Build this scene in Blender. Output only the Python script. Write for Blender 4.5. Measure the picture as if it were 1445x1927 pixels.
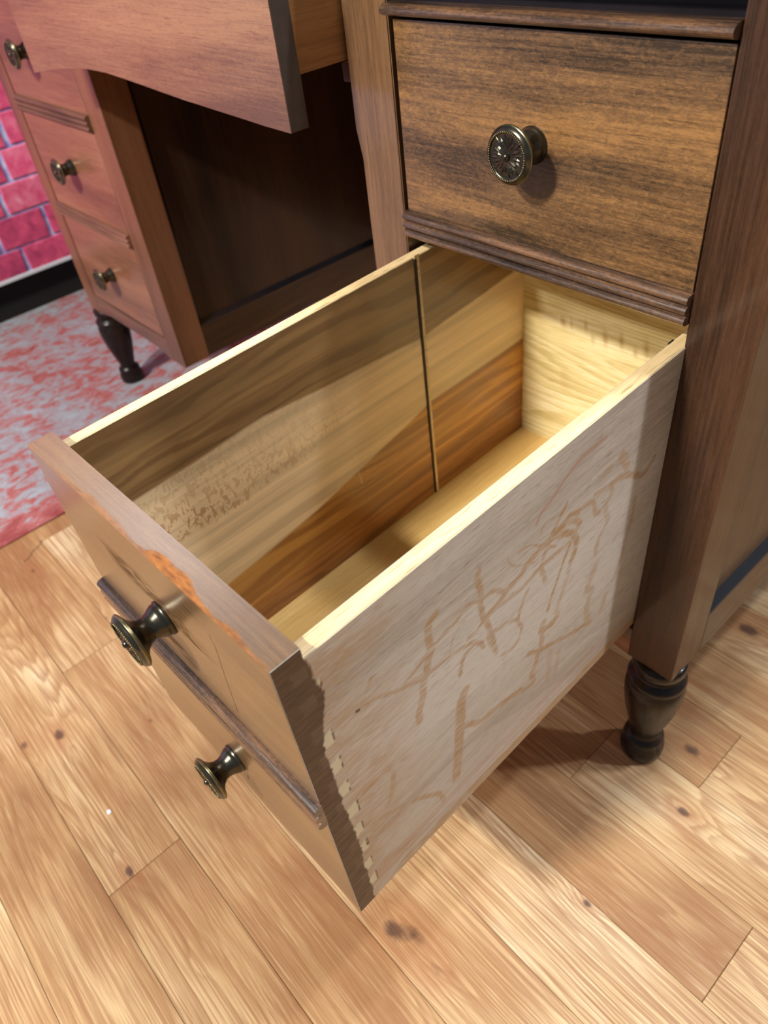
import bpy, bmesh, math, random
import numpy as np
from mathutils import Vector, Matrix, Euler

for o in list(bpy.data.objects): bpy.data.objects.remove(o, do_unlink=True)
SC = bpy.context.scene
COL = SC.collection
random.seed(7)

# ------------------------------------------------------------------ camera
cam_d = bpy.data.cameras.new('camera')
cam = bpy.data.objects.new('camera', cam_d); COL.objects.link(cam)
cam.location = (0.49171, -0.43456, 0.79919)
cam.rotation_euler = (0.83223, 0.10807, 0.83403)
cam_d.sensor_fit = 'VERTICAL'; cam_d.sensor_height = 36.0
cam_d.lens = 1399.49/1927*36.0
cam_d.clip_start = 0.01
cam_d.dof.use_dof = True; cam_d.dof.focus_distance = 0.50; cam_d.dof.aperture_fstop = 8.5
SC.camera = cam

# ------------------------------------------------------------------ world, lamps, exposure
W_ = bpy.data.worlds.new('world'); SC.world = W_; W_.use_nodes = True
bg = W_.node_tree.nodes['Background']
bg.inputs[0].default_value = (0.78, 0.88, 1.0, 1); bg.inputs[1].default_value = 0.16

def lamp(name, loc, target, sx, sy, power, color=(1, 1, 1)):
    l = bpy.data.lights.new(name, 'AREA'); l.shape = 'RECTANGLE'; l.size = sx; l.size_y = sy
    l.energy = power; l.color = color
    o = bpy.data.objects.new(name, l); COL.objects.link(o); o.location = loc
    d = Vector(target) - Vector(loc); o.rotation_euler = d.to_track_quat('-Z', 'Y').to_euler()
    return o
TG = (0.15, -0.1, 0.35)
lamp('ceiling_lamp', (-0.05, -2.35, 2.6), TG, 0.30, 0.12, 92, (1.0, 0.97, 0.90))
lamp('ceiling_lamp', (-0.35, -3.0, 2.6), TG, 0.30, 0.12, 44, (1.0, 0.97, 0.92))
lamp('ceiling_lamp', (0.85, 0.52, 2.6), TG, 0.12, 0.12, 19, (0.95, 0.97, 1.0))
lamp('ceiling_lamp', (0.36, 0.28, 2.6), TG, 0.12, 0.10, 12, (0.95, 0.97, 1.0))
lamp('ceiling_lamp', (2.5, 2.1, 2.3), TG, 0.16, 0.16, 40, (0.92, 0.94, 1.0))
lamp('ceiling_lamp', (-2.05, 0.32, 2.6), TG, 0.8, 0.5, 9, (0.78, 0.87, 1.0))  # soft cool lamp added to give the drawer's top edge its sheen
SC.view_settings.view_transform = 'Standard'
SC.view_settings.look = 'None'
SC.view_settings.gamma = 1.0
SC.view_settings.use_curve_mapping = False
SC.view_settings.exposure = 0.40

# ------------------------------------------------------------------ measures (metres)
W = 0.275          # width of a drawer bay
SW = 0.048         # post width
K = 0.540          # kneehole width
DEP = 0.56         # depth of the desk
ZP = 0.1725        # underside of the posts
ZT = 0.745         # underside of the desk top
D = 0.36092        # how far the deep drawer is pulled out
XL = -0.589        # right face of the left pedestal
C0 = Vector((W/2, 0, 0.37976))      # origin of the pulled drawer

# ------------------------------------------------------------------ helpers
def s2l(c):
    return tuple(((x/255)/12.92 if x/255 <= 0.04045 else (((x/255)+0.055)/1.055)**2.4) for x in c)

def mesh_from_bm(name, bm):
    me = bpy.data.meshes.new(name); bm.normal_update(); bm.to_mesh(me); bm.free(); return me

def link(name, me, mats, parent=None, loc=(0, 0, 0), smooth=False):
    o = bpy.data.objects.new(name, me); COL.objects.link(o)
    for m in (mats if isinstance(mats, (list, tuple)) else [mats]): me.materials.append(m)
    if parent is not None: o.parent = parent
    o.location = loc
    if smooth:
        for p in me.polygons: p.use_smooth = True
    return o

def box(bm, x0, x1, y0, y1, z0, z1, bev=0.0, seg=2, mi=0):
    vs = [bm.verts.new((x, y, z)) for z in (z0, z1) for y in (y0, y1) for x in (x0, x1)]
    fs = [bm.faces.new([vs[i] for i in f]) for f in ((0, 2, 3, 1), (4, 5, 7, 6), (0, 1, 5, 4), (2, 6, 7, 3), (0, 4, 6, 2), (1, 3, 7, 5))]
    for f in fs: f.material_index = mi
    if bev:
        es = list({e for f in fs for e in f.edges})
        bmesh.ops.bevel(bm, geom=es, offset=bev, segments=seg, affect='EDGES', profile=0.6)
    return bm

def shift(v): return Vector(v)

def bx(name, x0, x1, y0, y1, z0, z1, mat, parent, bev=0.0012, org=(0, 0, 0)):
    bm = bmesh.new(); ox, oy, oz = org
    box(bm, x0-ox, x1-ox, y0-oy, y1-oy, z0-oz, z1-oz, bev)
    return link(name, mesh_from_bm(name, bm), mat, parent)

def prism(name, poly, axis, a0, a1, mat, parent, org=(0, 0, 0), smooth=False, bev=0):
    """poly: list of 2-D points; axis 'X' -> (y,z), 'Y' -> (x,z)"""
    bm = bmesh.new(); ox, oy, oz = org
    def P(p, a): return (a-ox, p[0]-oy, p[1]-oz) if axis == 'X' else (p[0]-ox, a-oy, p[1]-oz)
    r0 = [bm.verts.new(P(p, a0)) for p in poly]; r1 = [bm.verts.new(P(p, a1)) for p in poly]
    n = len(poly)
    for i in range(n):
        f = bm.faces.new((r0[i], r0[(i+1) % n], r1[(i+1) % n], r1[i])); f.smooth = smooth
    bm.faces.new(r0[::-1]); bm.faces.new(r1)
    bmesh.ops.recalc_face_normals(bm, faces=bm.faces)
    if bev:
        es = [e for e in bm.edges if e.calc_face_angle(0) > 0.6]
        bmesh.ops.bevel(bm, geom=es, offset=bev, segments=2, affect='EDGES')
    return link(name, mesh_from_bm(name, bm), mat, parent)

def lathe(bm, prof, n=48, axis='Z', mi=0, c=(0, 0, 0)):
    rings = []
    for r, h in prof:
        ring = []
        for i in range(n):
            a = 2*math.pi*i/n
            if axis == 'Z': p = (c[0]+r*math.cos(a), c[1]+r*math.sin(a), c[2]+h)
            else: p = (c[0]+r*math.cos(a), c[1]-h, c[2]+r*math.sin(a))
            ring.append(bm.verts.new(p))
        rings.append(ring)
    fs = []
    for k in range(len(rings)-1):
        for i in range(n):
            fs.append(bm.faces.new((rings[k][i], rings[k][(i+1) % n], rings[k+1][(i+1) % n], rings[k+1][i])))
    fs.append(bm.faces.new(rings[0])); fs.append(bm.faces.new(rings[-1]))
    for f in fs: f.smooth = True; f.material_index = mi
    return fs

# ------------------------------------------------------------------ numpy noise for painted faces
def vnoise(x, y, seed=0):
    xi = np.floor(x).astype(np.int64); yi = np.floor(y).astype(np.int64)
    fx = x-xi; fy = y-yi; fx = fx*fx*(3-2*fx); fy = fy*fy*(3-2*fy)
    def h(a, b):
        v = np.sin(a*127.1+b*311.7+seed*74.7)*43758.5453
        return v-np.floor(v)
    return (h(xi, yi)*(1-fx)+h(xi+1, yi)*fx)*(1-fy)+(h(xi, yi+1)*(1-fx)+h(xi+1, yi+1)*fx)*fy
def fbm(x, y, seed=0, o=4):
    s = 0; a = 0.5; t = 0
    for k in range(o):
        s = s+a*vnoise(x*2**k, y*2**k, seed+k*13); t += a; a *= 0.5
    return s/t
def sstep(a, b, x):
    t = np.clip((x-a)/(b-a), 0, 1); return t*t*(3-2*t)
def seg_dist(px, py, pts):
    d = np.full(px.shape, 1e9)
    for (ax, ay), (bx_, by) in zip(pts[:-1], pts[1:]):
        vx, vy = bx_-ax, by-ay; L = vx*vx+vy*vy+1e-12
        t = np.clip(((px-ax)*vx+(py-ay)*vy)/L, 0, 1)
        d = np.minimum(d, np.hypot(px-ax-t*vx, py-ay-t*vy))
    return d
def smooth_poly(pts, n=4):
    out = []
    P = [pts[0]]+list(pts)+[pts[-1]]
    for i in range(1, len(P)-2):
        for k in range(n):
            t = k/n; a, b, c, d = P[i-1], P[i], P[i+1], P[i+2]
            out.append(tuple(0.5*((2*b[j])+(-a[j]+c[j])*t+(2*a[j]-5*b[j]+4*c[j]-d[j])*t*t+(-a[j]+3*b[j]-3*c[j]+d[j])*t**3) for j in (0, 1)))
    out.append(P[-2]); return out

def painted_box(name, b, faces, mat, parent, org):
    """box b=(x0,x1,y0,y1,z0,z1); faces: dict side -> (res, fn). side in x-,x+,y-,y+,z-,z+.
    Finely divided faces carry a colour attribute 'paint' computed by fn(u,v)."""
    lo = [b[0], b[2], b[4]]; hi = [b[1], b[3], b[5]]
    verts = []; quads = []; cols = []
    for side in ('x-', 'x+', 'y-', 'y+', 'z-', 'z+'):
        ax = 'xyz'.index(side[0]); u, v = [i for i in range(3) if i != ax]
        res, fn = faces.get(side, (10, None))
        nu = max(1, int(round((hi[u]-lo[u])/res))); nv = max(1, int(round((hi[v]-lo[v])/res)))
        U, V = np.meshgrid(np.linspace(lo[u], hi[u], nu+1), np.linspace(lo[v], hi[v], nv+1), indexing='ij')
        P = np.zeros(U.shape+(3,)); P[..., u] = U; P[..., v] = V; P[..., ax] = hi[ax] if side[1] == '+' else lo[ax]
        base = len(verts) and sum(len(q) for q in verts)
        c = fn(U, V) if fn else np.zeros(U.shape+(4,))
        verts.append(P.reshape(-1, 3)); cols.append(c.reshape(-1, 4))
        I = np.arange((nu+1)*(nv+1)).reshape(nu+1, nv+1)+base
        q = np.stack([I[:-1, :-1], I[1:, :-1], I[1:, 1:], I[:-1, 1:]], -1).reshape(-1, 4)
        flip = (side[1] == '-') != (ax == 1)
        if flip: q = q[:, ::-1]
        quads.append(q)
    V = np.concatenate(verts)-np.array(org); Q = np.concatenate(quads); Cc = np.concatenate(cols).astype(np.float32)
    me = bpy.data.meshes.new(name)
    me.vertices.add(len(V)); me.vertices.foreach_set('co', V.astype(np.float32).ravel())
    me.loops.add(Q.size); me.loops.foreach_set('vertex_index', Q.astype(np.int32).ravel())
    me.polygons.add(len(Q)); me.polygons.foreach_set('loop_start', np.arange(0, Q.size, 4, dtype=np.int32))
    me.update(calc_edges=True)
    at = me.attributes.new('paint', 'FLOAT_COLOR', 'POINT'); at.data.foreach_set('color', Cc.ravel())
    return link(name, me, mat, parent)

# ------------------------------------------------------------------ material node helper
class NT:
    def __init__(s, name):
        s.m = bpy.data.materials.new(name); s.m.use_nodes = True
        s.t = s.m.node_tree; s.t.nodes.clear()
        s.out = s.t.nodes.new('ShaderNodeOutputMaterial')
        s.b = s.t.nodes.new('ShaderNodeBsdfPrincipled'); s.t.links.new(s.b.outputs[0], s.out.inputs[0])
    def put(s, sock, v):
        if hasattr(v, 'is_linked') or isinstance(v, bpy.types.NodeSocket): s.t.links.new(v, sock)
        else:
            if isinstance(v, (tuple, list)) and len(v) == 3 and len(sock.default_value) == 4: v = tuple(v)+(1,)
            sock.default_value = v
    def n(s, ty, ins={}, out=0, **pr):
        nd = s.t.nodes.new('ShaderNode'+ty)
        for k, v in pr.items(): setattr(nd, k, v)
        for k, v in ins.items(): s.put(nd.inputs[k], v)
        return nd.outputs[out]
    def math(s, op, a, b=0.0, c=0.0, clamp=False): return s.n('Math', {0: a, 1: b, 2: c}, operation=op, use_clamp=clamp)
    def vmul(s, a, b): return s.n('VectorMath', {0: a, 1: b}, operation='MULTIPLY')
    def vadd(s, a, b): return s.n('VectorMath', {0: a, 1: b}, operation='ADD')
    def noise(s, vec, scale=1.0, detail=3.0, rough=0.55, dist=0.0):
        return s.n('TexNoise', {'Vector': vec, 'Scale': scale, 'Detail': detail, 'Roughness': rough, 'Distortion': dist})
    def mr(s, v, a, b, c=0.0, d=1.0, smooth=True):
        return s.n('MapRange', {'Value': v, 'From Min': a, 'From Max': b, 'To Min': c, 'To Max': d}, interpolation_type='SMOOTHSTEP' if smooth else 'LINEAR')
    def mix(s, f, a, b, mode='MIX'):
        nd = s.t.nodes.new('ShaderNodeMix'); nd.data_type = 'RGBA'; nd.blend_type = mode; nd.clamp_factor = True
        s.put(nd.inputs[0], f); s.put(nd.inputs[6], a); s.put(nd.inputs[7], b); return nd.outputs[2]
    def ramp(s, f, stops):
        nd = s.t.nodes.new('ShaderNodeValToRGB'); s.put(nd.inputs[0], f); cr = nd.color_ramp
        while len(cr.elements) < len(stops): cr.elements.new(0.5)
        for e, (p, c) in zip(cr.elements, stops): e.position = p; e.color = tuple(c)+(1,)
        return nd.outputs[0]
    def obj(s, rnd=True):
        v = s.n('TexCoord', out=3)
        if rnd:
            r = s.n('ObjectInfo', out=5)
            o = s.n('CombineXYZ', {0: s.math('MULTIPLY', r, 3.1), 1: s.math('MULTIPLY', r, 7.7), 2: s.math('MULTIPLY', r, 5.3)})
            v = s.vadd(v, o)
        return v
    def bump(s, h, strength=0.3, dist=0.001):
        return s.n('Bump', {'Height': h, 'Strength': strength, 'Distance': dist})
    def fin(s, color, rough=0.4, **k):
        s.put(s.b.inputs['Base Color'], color); s.put(s.b.inputs['Roughness'], rough)
        for a, v in k.items(): s.put(s.b.inputs[a.replace('_', ' ')], v)
        return s.m

def ax_scale(axis, along, across):
    return tuple(along if a == axis else across for a in 'XYZ')

def wood(name, cols, axis, band=22, rings=9, fiber=420, ring_amt=0.5, rough=0.33, coat=0.5, coat_rough=0.12,
         pores=0.5, bump=0.15, mottle=0.0, rnd=True, paint=None, spec=0.5, pscale=900):
    """cols: dark, mid, light (sRGB 0-255)"""
    s = NT(name); v = s.obj(rnd)
    d, m, l = [s2l(c) for c in cols]
    vb = s.vmul(v, ax_scale(axis, 0.12, 1.0))
    tone = s.noise(vb, band, 3.0, 0.5, 0.4)
    vr = s.vmul(v, ax_scale(axis, 0.10, 1.0))
    rn = s.noise(vr, 9.0, 1.5, 0.4, 0.6)
    fr = s.math('FRACT', s.math('MULTIPLY', rn, rings))
    ring = s.mr(fr, 0.0, 0.9, 0, 1)
    ring = s.math('MULTIPLY', ring, s.mr(fr, 0.9, 1.0, 1, 0))
    vf = s.vmul(v, ax_scale(axis, 0.035, 1.0))
    fib = s.noise(vf, fiber, 3.0, 0.65)
    f = s.math('ADD', s.math('MULTIPLY', tone, 1.0), s.math('MULTIPLY', s.math('SUBTRACT', fib, 0.5), 0.55))
    f = s.math('ADD', f, s.math('MULTIPLY', s.math('SUBTRACT', ring, 0.5), 0.22*ring_amt))
    if mottle:
        vm = s.vmul(v, ax_scale(axis, 0.40, 1.0))
        mt = s.noise(vm, 560, 2.0, 0.6, 1.0)
        f = s.math('ADD', f, s.math('MULTIPLY', s.math('SUBTRACT', mt, 0.5), mottle))
    col = s.ramp(f, [(0.26, d), (0.5, m), (0.74, l)])
    vp = s.vmul(v, ax_scale(axis, 0.06, 1.0))
    po = s.noise(vp, pscale, 1.0, 0.5)
    pm = s.mr(po, 0.60, 0.70, 0, pores)
    col = s.mix(pm, col, s.vmul(col, (0.45, 0.42, 0.40)))
    hgt = s.math('SUBTRACT', fib, pm)
    rr = s.mr(fib, 0.3, 0.7, rough*0.85, rough*1.2)
    if paint: col, rr, hgt = paint(s, v, col, rr, hgt, fib)
    nm = s.bump(hgt, bump, 0.0006)
    s.fin(col, rr, Normal=nm, Coat_Weight=coat, Coat_Roughness=coat_rough, Specular_IOR_Level=spec)
    return s.m

# ------------------------------------------------------------------ materials
BR = ((52, 33, 24), (98, 63, 42), (142, 95, 60))
M_post = wood('brown_wood_upright', ((70, 50, 34), (108, 78, 52), (134, 100, 68)), 'Z', band=16, rings=6, ring_amt=0.35, rough=0.36, coat=0.55, coat_rough=0.16, pores=0.35, mottle=0.15)
M_postL = wood('orange_brown_upright', ((76, 48, 32), (110, 70, 47), (132, 88, 60)), 'Z', band=14, rings=5, ring_amt=0.25, rough=0.42, coat=0.4, coat_rough=0.2, pores=0.2, mottle=0.15)
M_mouldL = wood('reddish_reeded_moulding', ((80, 52, 40), (116, 78, 60), (140, 98, 76)), 'X', band=20, rings=5, ring_amt=0.2, rough=0.5, coat=0.15, coat_rough=0.3, pores=0.3)
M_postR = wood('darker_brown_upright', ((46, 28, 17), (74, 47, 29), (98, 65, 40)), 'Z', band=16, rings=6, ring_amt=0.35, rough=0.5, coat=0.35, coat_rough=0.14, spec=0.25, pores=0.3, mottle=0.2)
M_front = wood('ribbon_stripe_veneer', ((56, 42, 29), (108, 78, 49), (150, 108, 63)), 'X', band=30, rings=10, ring_amt=0.2, rough=0.36, coat=0.4, coat_rough=0.22, pores=0.5, mottle=0.55, bump=0.2)
M_left = wood('reddish_veneer', ((94, 61, 42), (130, 86, 61), (154, 108, 79)), 'X', band=14, rings=5, ring_amt=0.25, rough=0.36, coat=0.5, coat_rough=0.2, pores=0.25, mottle=0.2)
M_arch = wood('plain_mahogany_veneer', ((96, 64, 45), (132, 92, 66), (156, 114, 82)), 'X', band=16, rings=5, ring_amt=0.2, rough=0.38, coat=0.4, coat_rough=0.22, pores=0.5, mottle=0.35)
M_rail = wood('brown_wood_rail', BR, 'X', band=20, rings=7, rough=0.34, coat=0.55, coat_rough=0.15, pores=0.4, mottle=0.2)
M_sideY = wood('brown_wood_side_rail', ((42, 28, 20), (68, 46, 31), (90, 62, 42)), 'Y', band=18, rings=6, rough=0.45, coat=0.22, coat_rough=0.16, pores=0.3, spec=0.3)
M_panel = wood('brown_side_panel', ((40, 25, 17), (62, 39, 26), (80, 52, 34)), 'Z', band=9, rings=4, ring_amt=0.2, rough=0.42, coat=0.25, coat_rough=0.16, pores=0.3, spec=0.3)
M_mould = wood('reeded_moulding_wood', ((42, 31, 26), (78, 58, 46), (124, 88, 60)), 'X', band=60, rings=8, rough=0.32, coat=0.6, coat_rough=0.18, pores=0.6, mottle=0.5, bump=0.3)
M_ash = wood('yellow_ash', ((206, 184, 124), (228, 208, 150), (240, 226, 180)), 'X', band=26, rings=16, ring_amt=1.0, rough=0.5, coat=0.0, pores=0.35, bump=0.1)
M_ply = wood('pale_plywood', ((204, 162, 92), (224, 188, 118), (236, 208, 146)), 'Y', band=14, rings=6, ring_amt=0.3, rough=0.42, coat=0.15, pores=0.2, bump=0.08)
M_honey = wood('honey_drawer_side', ((148, 98, 54), (184, 128, 76), (206, 154, 98)), 'Y', band=16, rings=6, rough=0.45, coat=0.1, pores=0.3)
M_edge = wood('pale_beech_edge', ((206, 172, 118), (228, 200, 150), (240, 218, 176)), 'Y', band=30, rings=5, ring_amt=0.4, rough=0.5, coat=0.0, pores=0.7, bump=0.3)

def plain(name, rgb, rough=0.4, metallic=0.0, coat=0.0, noise=0.0, ns=60):
    s = NT(name); c = s2l(rgb)+(1,)
    if noise:
        v = s.obj(); n = s.noise(v, ns, 3.0)
        c = s.mix(s.mr(n, 0.3, 0.7, 0, noise), c, s.n('RGB') if False else tuple(min(1, x*1.8) for x in s2l(rgb)))
    return s.fin(c, rough, Metallic=metallic, Coat_Weight=coat, Coat_Roughness=0.1)
M_dark = plain('black_lacquer', (24, 22, 26), 0.18, 0, 0.8, 0.4, 30)
M_leg = wood('near_black_turned_wood', ((13, 9, 8), (24, 17, 14), (40, 26, 20)), 'Z', band=30, rings=4, rough=0.30, coat=0.15, coat_rough=0.08, pores=0.1, bump=0.05, spec=0.25)
M_bronze = plain('dark_bronze', (74, 70, 60), 0.25, 0.9, 0.1, 0.5, 200)
M_brass = plain('worn_brass_edge', (128, 118, 86), 0.28, 0.95, 0.0, 0.4, 300)
M_endgrain = plain('grey_brown_end_grain', (74, 62, 56), 0.5, 0, 0, 0.3, 90)
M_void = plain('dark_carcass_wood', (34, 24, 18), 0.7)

# painted materials ------------------------------------------------
def attr(s): 
    nd = s.t.nodes.new('ShaderNodeAttribute'); nd.attribute_name = 'paint'
    sp = s.t.nodes.new('ShaderNodeSeparateColor'); s.t.links.new(nd.outputs['Color'], sp.inputs[0])
    return nd.outputs['Color'], sp.outputs[0], sp.outputs[1], sp.outputs[2], nd.outputs['Alpha']

def paint_beech(s, v, col, rr, hgt, fib):
    c, mk, st, pale, red = attr(s)
    g = s.noise(s.vmul(v, (1, 0.15, 1)), 500, 2.0, 0.6)
    mkm = s.math('MULTIPLY', mk, s.mr(g, 0.30, 0.62, 0.35, 1.0))
    col = s.mix(mkm, col, s2l((168, 124, 66)))
    col = s.mix(red, col, s2l((176, 128, 108)))
    col = s.mix(pale, col, s2l((208, 194, 154)))
    col = s.mix(st, col, s.ramp(g, [(0.3, s2l((58, 38, 26))), (0.7, s2l((86, 58, 40)))]))
    rr = s.math('SUBTRACT', rr, s.math('MULTIPLY', st, 0.1))
    return col, rr, hgt
M_beech = wood('pale_beech_side', ((166, 154, 140), (192, 182, 168), (206, 198, 186)), 'Y', band=10, rings=10, ring_amt=0.5, rough=0.55, coat=0.0, pores=0.55, bump=0.25, rnd=False, paint=paint_beech, pscale=1500)

def paint_inner(s, v, col, rr, hgt, fib):
    c, a, b_, cc, al = attr(s)
    vf = s.vmul(v, (1, 0.03, 1)); st = s.noise(vf, 70, 4.0, 0.6, 0.3)
    k = s.mr(st, 0.36, 0.64, 0.80, 1.14, False)
    col = s.vmul(c, s.n('CombineXYZ', {0: k, 1: k, 2: k}))
    k2 = s.mr(fib, 0.3, 0.7, 0.93, 1.06, False)
    col = s.vmul(col, s.n('CombineXYZ', {0: k2, 1: k2, 2: k2}))
    fl = s.noise(s.vmul(v, (1, 0.70, 0.40)), 300, 2.0, 0.55, 0.8)
    col = s.mix(s.math('MULTIPLY', al, s.mr(fl, 0.49, 0.58, 0, 0.7)), col, s2l((176, 122, 74)))
    return col, rr, hgt
def paint_back(s, v, col, rr, hgt, fib):
    c, a, b_, cc, al = attr(s)
    return s.mix(a, col, s2l((168, 120, 58))), rr, hgt
M_back = wood('yellow_ash_smudged', ((200, 178, 116), (228, 208, 150), (242, 228, 184)), 'X', band=40, rings=34, ring_amt=0.9, rough=0.5, coat=0.0, pores=0.35, bump=0.1, rnd=False, paint=paint_back)
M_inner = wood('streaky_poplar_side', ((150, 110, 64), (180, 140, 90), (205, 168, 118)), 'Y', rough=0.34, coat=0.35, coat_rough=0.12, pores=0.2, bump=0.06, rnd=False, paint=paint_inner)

def paint_front(s, v, col, rr, hgt, fib):
    c, sc, ln, worn, spark = attr(s)
    n = s.noise(s.vmul(v, (0.25, 1, 1)), 380, 2.0, 0.6)
    col = s.mix(s.math('MULTIPLY', sc, s.mr(n, 0.46, 0.56, 0, 0.85)), col, s2l((58, 36, 26)))
    col = s.mix(ln, col, s2l((40, 26, 20)))
    col = s.mix(worn, col, s.ramp(n, [(0.3, s2l((104, 58, 18))), (0.7, s2l((166, 102, 40)))]))
    rr = s.math('ADD', rr, s.math('MULTIPLY', sc, 0.15))
    hgt = s.math('ADD', s.math('MULTIPLY', hgt, s.math('ADD', 0.25, spark)), s.math('MULTIPLY', s.math('MULTIPLY', spark, s.noise(v, 900, 2.0)), 3.0))
    return col, rr, hgt
M_pull = wood('worn_drawer_front', ((84, 60, 38), (116, 86, 54), (140, 108, 70)), 'X', band=12, rings=5, ring_amt=0.15, rough=0.34, coat=0.9, coat_rough=0.25, pores=0.15, bump=0.35, mottle=0.15, rnd=False, paint=paint_front)

def pull_coat(m):
    t = m.node_tree; bs = [n for n in t.nodes if n.type == 'BSDF_PRINCIPLED'][0]
    a = t.nodes.new('ShaderNodeAttribute'); a.attribute_name = 'paint'
    sp = t.nodes.new('ShaderNodeSeparateColor'); t.links.new(a.outputs['Color'], sp.inputs[0])
    ad = t.nodes.new('ShaderNodeMath'); ad.operation = 'ADD'; t.links.new(sp.outputs[0], ad.inputs[0]); t.links.new(sp.outputs[1], ad.inputs[1])
    mr = t.nodes.new('ShaderNodeMapRange'); mr.inputs['To Min'].default_value = 0.9; mr.inputs['To Max'].default_value = 0.15
    mr.inputs['From Max'].default_value = 0.8
    a2 = t.nodes.new('ShaderNodeMath'); a2.operation = 'ADD'; t.links.new(ad.outputs[0], a2.inputs[0]); t.links.new(sp.outputs[2], a2.inputs[1]); ad = a2
    t.links.new(ad.outputs[0], mr.inputs['Value']); t.links.new(mr.outputs[0], bs.inputs['Coat Weight'])
    m2 = t.nodes.new('ShaderNodeMapRange'); m2.inputs['To Min'].default_value = 0.5; m2.inputs['To Max'].default_value = 0.1
    t.links.new(ad.outputs[0], m2.inputs['Value']); t.links.new(m2.outputs[0], bs.inputs['Specular IOR Level'])
pull_coat(M_pull)

# floor planks --------------------------------------------------------
KNOTS = [(-.2239, -.4644, .010, 1.0), (-.2435, -.5043, .009, .8), (-.002, -.4802, .008, 1.0), (.3741, -.0127, .008, 1.0), (.3425, .057, .011, .9), (.3022, .2543, .014, 1.0),
         (.3594, -.1584, .006, .9), (.2425, -.313, .014, .9), (.262, -.300, .012, .7), (.2964, -.3075, .009, .6), (-.5427, -.3699, .008, .7), (.40, -.04, .010, .4), (-.155, -.37, .006, .7), (.26, .23, .012, .8),
         (.45, -.25, .007, .6), (.10, -.36, .005, .5), (.13, -.47, .006, .4), (-.36, -.33, .006, .6)]
def make_floor_mat():
    s = NT('golden_oak_plank'); v0 = s.n('TexCoord', out=3); v = s.obj(True)
    rnd = s.n('ObjectInfo', out=5)
    field = None
    sep = s.t.nodes.new('ShaderNodeSeparateXYZ'); s.t.links.new(s.n('NewGeometry', out=0), sep.inputs[0])
    X, Y = sep.outputs[0], sep.outputs[1]
    wob = s.noise(v0, 130, 2.0)
    dark = None
    for kx, ky, kr, ka in KNOTS:
        dx = s.math('DIVIDE', s.math('SUBTRACT', X, kx), kr*1.5); dy = s.math('DIVIDE', s.math('SUBTRACT', Y, ky), kr*0.95)
        d2 = s.math('ADD', s.math('MULTIPLY', dx, dx), s.math('MULTIPLY', dy, dy))
        fl = s.math('MULTIPLY', s.math('EXPONENT', s.math('MULTIPLY', d2, -0.18)), ka)
        field = fl if field is None else s.math('ADD', field, fl)
        dk = s.math('MULTIPLY', s.math('EXPONENT', s.math('MULTIPLY', d2, -1.6)), ka)
        dark = dk if dark is None else s.math('ADD', dark, dk)
    vr = s.vmul(v, (0.07, 1, 1))
    rn = s.noise(vr, 9.5, 2.0, 0.40, 0.4)
    ph = s.math('ADD', s.math('MULTIPLY', rn, 44), s.math('MULTIPLY', field, 1.6))
    fine = s.noise(s.vmul(v, (0.06, 1, 1)), 160, 3.0, 0.6)
    ph = s.math('ADD', ph, s.math('MULTIPLY', fine, 0.9))
    fr = s.math('FRACT', ph)
    ring = s.math('MULTIPLY', s.mr(fr, 0.15, 0.85), s.mr(fr, 0.88, 1.0, 1, 0))
    tone = s.noise(s.vmul(v, (0.35, 1, 1)), 11, 3.0, 0.5, 0.6)
    f = s.math('ADD', s.math('MULTIPLY', tone, 0.85), s.math('MULTIPLY', s.math('SUBTRACT', rnd, 0.5), 0.22))
    f = s.math('ADD', f, 0.08)
    col = s.ramp(f, [(0.28, s2l((142, 102, 66))), (0.45, s2l((176, 141, 97))), (0.58, s2l((195, 165, 122))), (0.72, s2l((208, 187, 150)))])
    lm = s.mr(s.noise(v, 14, 2.0), 0.3, 0.65, 0.35, 1.0)
    col = s.mix(s.math('MULTIPLY', s.math('MULTIPLY', ring, lm), 0.58), col, s2l((134, 88, 52)))
    fb = s.noise(s.vmul(v, (0.03, 1, 1)), 620, 3.0, 0.7)
    col = s.mix(s.mr(fb, 0.52, 0.68, 0, 0.42), col, s2l((142, 96, 58)))
    col = s.mix(s.mr(fb, 0.48, 0.30, 0, 0.22), col, s2l((240, 212, 168)))
    fc = s.noise(s.vmul(v, (0.022, 1, 1)), 270, 2.0, 0.6, 0.15)
    col = s.mix(s.mr(fc, 0.49, 0.58, 0, 0.50), col, s2l((138, 92, 56)))
    w1 = s.noise(s.vmul(v, (0.10, 1, 1)), 22, 2.0, 0.5)
    sep2 = s.t.nodes.new('ShaderNodeSeparateXYZ'); s.t.links.new(v, sep2.inputs[0])
    lines = s.math('FRACT', s.math('ADD', s.math('MULTIPLY', sep2.outputs[1], 340), s.math('MULTIPLY', w1, 13)))
    lk = s.math('MULTIPLY', s.mr(lines, 0.35, 0.8), s.mr(lines, 0.82, 1.0, 1, 0))
    lk = s.math('MULTIPLY', lk, s.mr(s.noise(s.vmul(v, (0.5, 1, 1)), 17, 2.0), 0.35, 0.62, 0.25, 1.0))
    col = s.mix(s.math('MULTIPLY', lk, 0.42), col, s2l((136, 90, 54)))
    halo = s.mr(field, 0.25, 0.9, 0, 0.35)
    col = s.mix(halo, col, s2l((150, 96, 60)))
    col = s.mix(s.mr(s.math('ADD', dark, s.math('MULTIPLY', s.math('SUBTRACT', wob, 0.5), 0.5)), 0.35, 0.9, 0, 0.85), col, s2l((72, 46, 38)))
    # small natural flecks in the print
    vo = s.n('TexVoronoi', {'Vector': s.vmul(v, (0.5, 1, 1)), 'Scale': 9.0, 'Randomness': 1.0}, out=0)
    col = s.mix(s.mr(vo, 0.012, 0.03, 0.6, 0), col, s2l((84, 60, 52)))
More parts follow.
